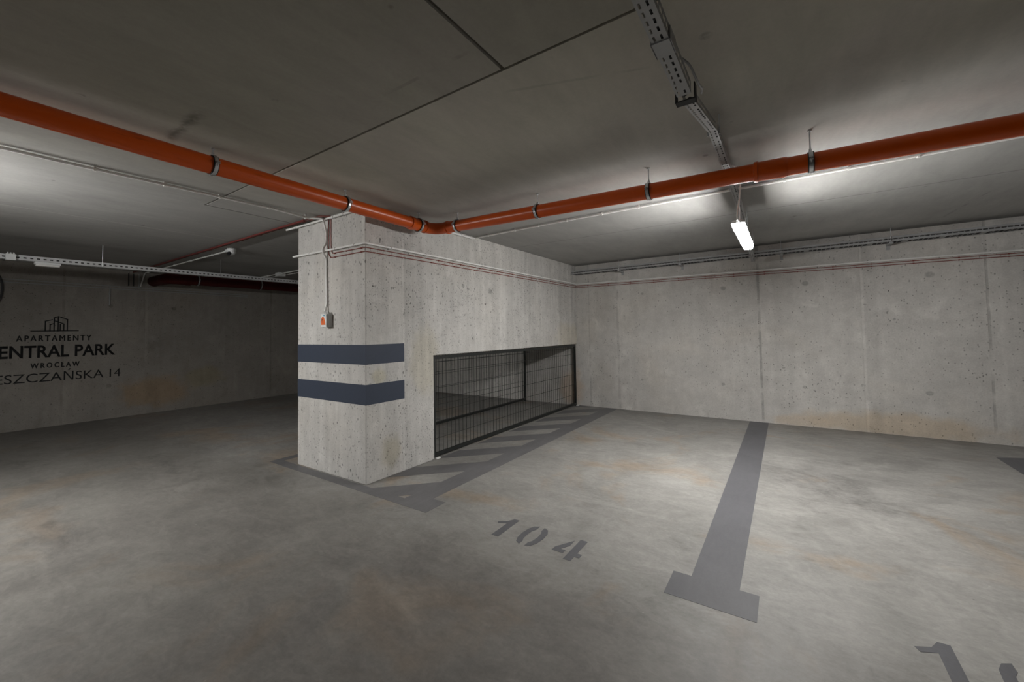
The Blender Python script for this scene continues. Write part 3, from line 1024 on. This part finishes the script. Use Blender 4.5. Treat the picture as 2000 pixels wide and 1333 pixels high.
# tray along the back wall
tb = thing('cable_tray', 'grey perforated cable tray along the top of the back wall', 'cable tray', (3.5, L - 0.12, 2.6))
BZ = 2.572
tray(tb, [(0.005, L - 0.205, BZ - 0.010), (8.1, L - 0.205, BZ + 0.012)], (0, 1, 0), 0.185, 0.068, 0.05, 0.040,
     [0, .012, .173, .185], {1: 4})
for i, x in enumerate((0.95, 2.0, 3.42, 4.63, 5.9)):
    bm = bmesh.new()
    zb = BZ - 0.010 + x * 0.0027 - 0.006
    box(bm, x - .02, x + .02, L - 0.225, L, zb - 0.024, zb)
    box(bm, x - .02, x + .02, L - 0.008, L, zb - 0.075, zb)
    mesh_obj('support_bracket', bm, m_galv, tb)
    mesh_obj('hanger_rod', T([(x, L - 0.218, zb - 0.02), (x, L - 0.218, H)], 0.004, 8), m_zinc, tb, True)
for yo, lab in ((0.166, 'dark cable lying in the back wall tray, nearest the wall'), (0.130, 'dark cable lying in the back wall tray, second from the wall'),
                (0.094, 'dark cable lying in the back wall tray, third from the wall'), (0.058, 'dark cable lying in the back wall tray, second from the bay'),
                (0.022, 'dark cable lying in the back wall tray, nearest the bay')):
    o = mesh_obj('power_cable', T([(0.01, L - 0.205 + yo, BZ - 0.006 + 0.016), (8.05, L - 0.205 + yo, BZ + 0.016 + 0.016)], 0.0155, 8), m_darkcable, None, True)
    tag(o, lab, 'cable')

# tray over the dark bays at the far left
tl = thing('cable_tray', 'pale perforated cable tray hanging over the dark left bays in front of the far wall', 'cable tray', (-4.35, 0, 2.5))
tray(tl, [(-4.335, -8.0, 2.448), (-4.335, -2.0, 2.446), (-4.335, 4.6, 2.478)], (-1, 0, 0), 0.10, 0.062, 0.055, 0.026,
     [0, .02, .034, .066, .08, .10], {1: 9, 3: 3}, m_pale)
for xo, lab in ((-0.030, 'dark cable lying in the far left tray, nearer side'), (-0.070, 'dark cable lying in the far left tray, farther side')):
    o = mesh_obj('power_cable', T([(-4.335 + xo, -7.9, 2.472), (-4.335 + xo, -2.0, 2.470), (-4.335 + xo, 4.55, 2.502)], 0.019, 8), m_darkcable, None, True)
    tag(o, lab, 'cable')
rods(tl, [(-4.330, y, 2.452) for y in (-1.03, 0.381, 1.8, -2.45, 3.2)])
t = thing('junction_box', 'small pale junction box fixed to the side of the far left cable tray', 'junction box', (-4.32, -1.83, 2.47))
mesh_obj('box_body', B(-4.333, -4.285, -1.872, -1.790, 2.432, 2.508, bev=0.004), m_whitebox, t)
for y in (-1.855, -1.832, -1.808):
    mesh_obj('cable_gland', T([(-4.31, y, 2.505), (-4.31, y, 2.528)], 0.008, 8), m_whitebox, t, True)
t = thing('emergency_lamp', 'short unlit white lamp under the far left cable tray', 'lamp', (-4.38, -1.52, 2.42))
mesh_obj('housing', B(-4.43, -4.33, -1.635, -1.415, 2.418, 2.446, bev=0.004), m_whitebox, t)
mesh_obj('diffuser', B(-4.42, -4.34, -1.628, -1.422, 2.396, 2.419, bev=0.006), m_unlit, t)


# ------------------------------------------------------------------ tube lamps
def tube_lamp(label, along, c, zb, length=1.24, hang=None, group='lit tube fittings'):
    """moisture-proof fitting: grey housing, end caps, lit diffuser. c = centre, zb = bottom height"""
    t = thing('tube_lamp', label, 'lamp', (c[0], c[1], zb), group)

    def P(u, v, z):
        return Vector((c[0] + v, c[1] + u, z)) if along == 'y' else Vector((c[0] + u, c[1] + v, z))
    hw, dw_, db = 0.050, 0.045, 0.032
    l = length / 2
    bm = bmesh.new()
    prof = [(-hw, zb + .042), (hw, zb + .042), (hw, zb + .052), (hw * .62, zb + .068), (-hw * .62, zb + .068), (-hw, zb + .052)]
    prism(bm, [P(-l, v, z) for v, z in prof], P(l, 0, 0) - P(-l, 0, 0))
    mesh_obj('housing', bm, m_greybox, t)
    bm = bmesh.new()
    prof = [(-dw_, zb + .0425), (dw_, zb + .0425), (dw_, zb + .022), (db, zb), (-db, zb), (-dw_, zb + .022)]
    prism(bm, [P(-l + .012, v, z) for v, z in prof], P(l - .012, 0, 0) - P(-l + .012, 0, 0))
    mesh_obj('diffuser', bm, m_lit, t)
    for ua, ub in ((-l, -l + .0118), (l - .0118, l)):
        bm = bmesh.new()
        prism(bm, [P(ua, v, z) for v, z in prof], P(ub, 0, 0) - P(ua, 0, 0))
        mesh_obj('end_cap', bm, m_lit_end, t)
    for u in (-l * 0.62, l * 0.62):
        for s in (-1, 1):
            bm = bmesh.new()
            a, b = P(u - .012, s * (hw + .0005), 0), P(u + .012, s * (hw + .004), 0)
            box(bm, min(a.x, b.x), max(a.x, b.x), min(a.y, b.y), max(a.y, b.y), zb + .028, zb + .056)
            mesh_obj('latch', bm, m_zinc, t)
        if hang:
            p = P(u, 0, zb + .067)
            mesh_obj('hanger_rod', T([p, Vector((p.x, p.y, hang(p.y)))], 0.004, 8), m_zinc, t, True)
    p = P(-l, 0, zb + .055)
    q = P(-l - .022, 0, zb + .055)
    mesh_obj('cable_gland', T([p, q], 0.012, 10), m_greybox, t, True)
    return t


tube_lamp('lit white tube lamp hanging below the cable tray over the bay', 'y', (3.140, 1.79, 0), 2.281, 1.11,
          hang=lambda y: 2.608 if y < 1.75 else 2.567, group=None)
tube_lamp('lit tube lamp over the drive aisle outside the picture beside the pillar', 'x', (-1.60, -3.08, 0), 2.312, 1.22, hang=lambda y: H - 0.0005, group=None)

# ------------------------------------------------------------------ far left services
t = thing('dome_camera', 'white dome security camera on the dark ceiling left of the pillar', 'security camera', (-3.2, 0.09, H))
mesh_obj('mount_plate', T([(-3.2, 0.09, H), (-3.2, 0.09, H - 0.035)], 0.060, 24), m_whitebox, t, True)
bm = bmesh.new()
bmesh.ops.create_uvsphere(bm, u_segments=20, v_segments=12, radius=0.055, matrix=Matrix.Translation((-3.2, 0.09, H - 0.055)))
mesh_obj('camera_dome', bm, m_whitebox, t, True)
mesh_obj('lens', T([(-3.175, 0.055, H - 0.083), (-3.165, 0.040, H - 0.095)], 0.026, 16), m_lens, t, True)
mesh_obj('cable_box', B(-3.36, -3.25, 0.06, 0.13, H - 0.05, H, bev=0.005), m_whitebox, t)
c6 = [(-3.36, 0.11, cz), (-6.89, 0.06, cz), (-6.90, 0.0, 2.46)]
conduit('conduit', 'white conduit running from the dome camera across the dark ceiling to the far wall', 'conduit', c6, CR, m_white,
        [((x, 0.11 + (x + 3.36) * 0.014, cz), (1, 0, 0), (0, 0, 0.02)) for x in (-3.9, -4.7, -5.4, -6.1, -6.7)])
# big dark red pipe in front of the far wall
rp = thing('fire_main_pipe', 'thick dark red fire water pipe high in front of the far wall', 'pipe', (-6.0, 2.2, 2.55))
RX, RR = -6.0, 0.098
bend = [(RX - 0.55, 0.20, 2.575), (RX - 0.30, 0.20, 2.57)]
for j in range(8):
    t_ = j / 7
    a, m_, b = Vector((RX - 0.25, 0.20, 2.57)), Vector((RX, 0.20, 2.565)), Vector((RX, 0.46, 2.562))
    bend.append(a * (1 - t_) ** 2 + m_ * 2 * t_ * (1 - t_) + b * t_ * t_)
mesh_obj('pipe_elbow', T(bend, RR + .004, 24), m_mainpipe, rp, True)
mesh_obj('pipe_length', T([(RX, 0.44, 2.562), (RX, 4.85, 2.59)], RR, 24), m_mainpipe, rp, True)
mesh_obj('coupling', T([(RX, 0.44, 2.562), (RX, 0.50, 2.562)], RR + .014, 24), m_mainpipe, rp, True)
mesh_obj('pipe_length', T([(-D + 0.01, 0.20, 2.58), (RX - 0.50, 0.20, 2.575)], RR, 24), m_mainpipe, rp, True)
for y, lab in ((0.62, 'dim pipe hanger on the thick red pipe near its bend'), (1.75, 'dim pipe hanger farther along the thick red pipe')):
    pipe_hanger(Vector((RX, y, 2.562 + (y - .44) * .0063)), 'y', lab, RR)
# conduits along the far wall
for z0, z1, lab in ((2.455, 2.415, 'thin pale conduit along the far dark wall, upper of the pair'), (2.395, 2.375, 'thin pale conduit along the far dark wall, lower of the pair')):
    pts = [(-D + .014, -7.5, z0 + .05), (-D + .014, 1.9, z1)]
    conduit('conduit', lab, 'conduit', pts, 0.009, m_galv, [((-D + .014, y, z0 + .05 + (y + 7.5) / 9.4 * (z1 - z0 - .05)), (0, 1, 0), (-.014, 0, 0)) for y in (-1.4, -0.6, 0.2, 1.0, 1.75)])
conduit('conduit', 'short pale conduit dropping down the far wall above the lettering', 'conduit', [(-D + .014, -0.428, 2.42), (-D + .014, -0.428, 2.075)], 0.011, m_galv,
        [((-D + .014, -0.428, 2.30), (0, 0, 1), (-.014, 0, 0))])
conduit('conduit', 'short pale conduit rising to the ceiling on the far wall', 'conduit', [(-D + .014, -0.02, 2.42), (-D + .014, -0.02, 2.70)], 0.010, m_galv,
        [((-D + .014, -0.02, 2.46), (0, 0, 1), (-.014, 0, 0))])
for y, lab in ((-0.17, 'dark cable drop on the far wall, first of the pair'), (-0.10, 'dark cable drop on the far wall, second of the pair')):
    o = mesh_obj('power_cable', T([(-D + .010, y, 2.70), (-D + .010, y, 2.46)], 0.010, 8), m_darkcable, None, True)
    tag(o, lab, 'cable')
loop = []
for j in range(13):
    a = math.radians(100 - j * 17)
    loop.append((-D + .05, -1.76 + 0.085 * math.cos(a), 2.28 + 0.25 * math.sin(a)))
o = mesh_obj('cable_loop', T(loop, 0.014, 8), m_darkcable, None, True)
tag(o, 'black cable loop hanging on the far wall at the left picture edge', 'cable')
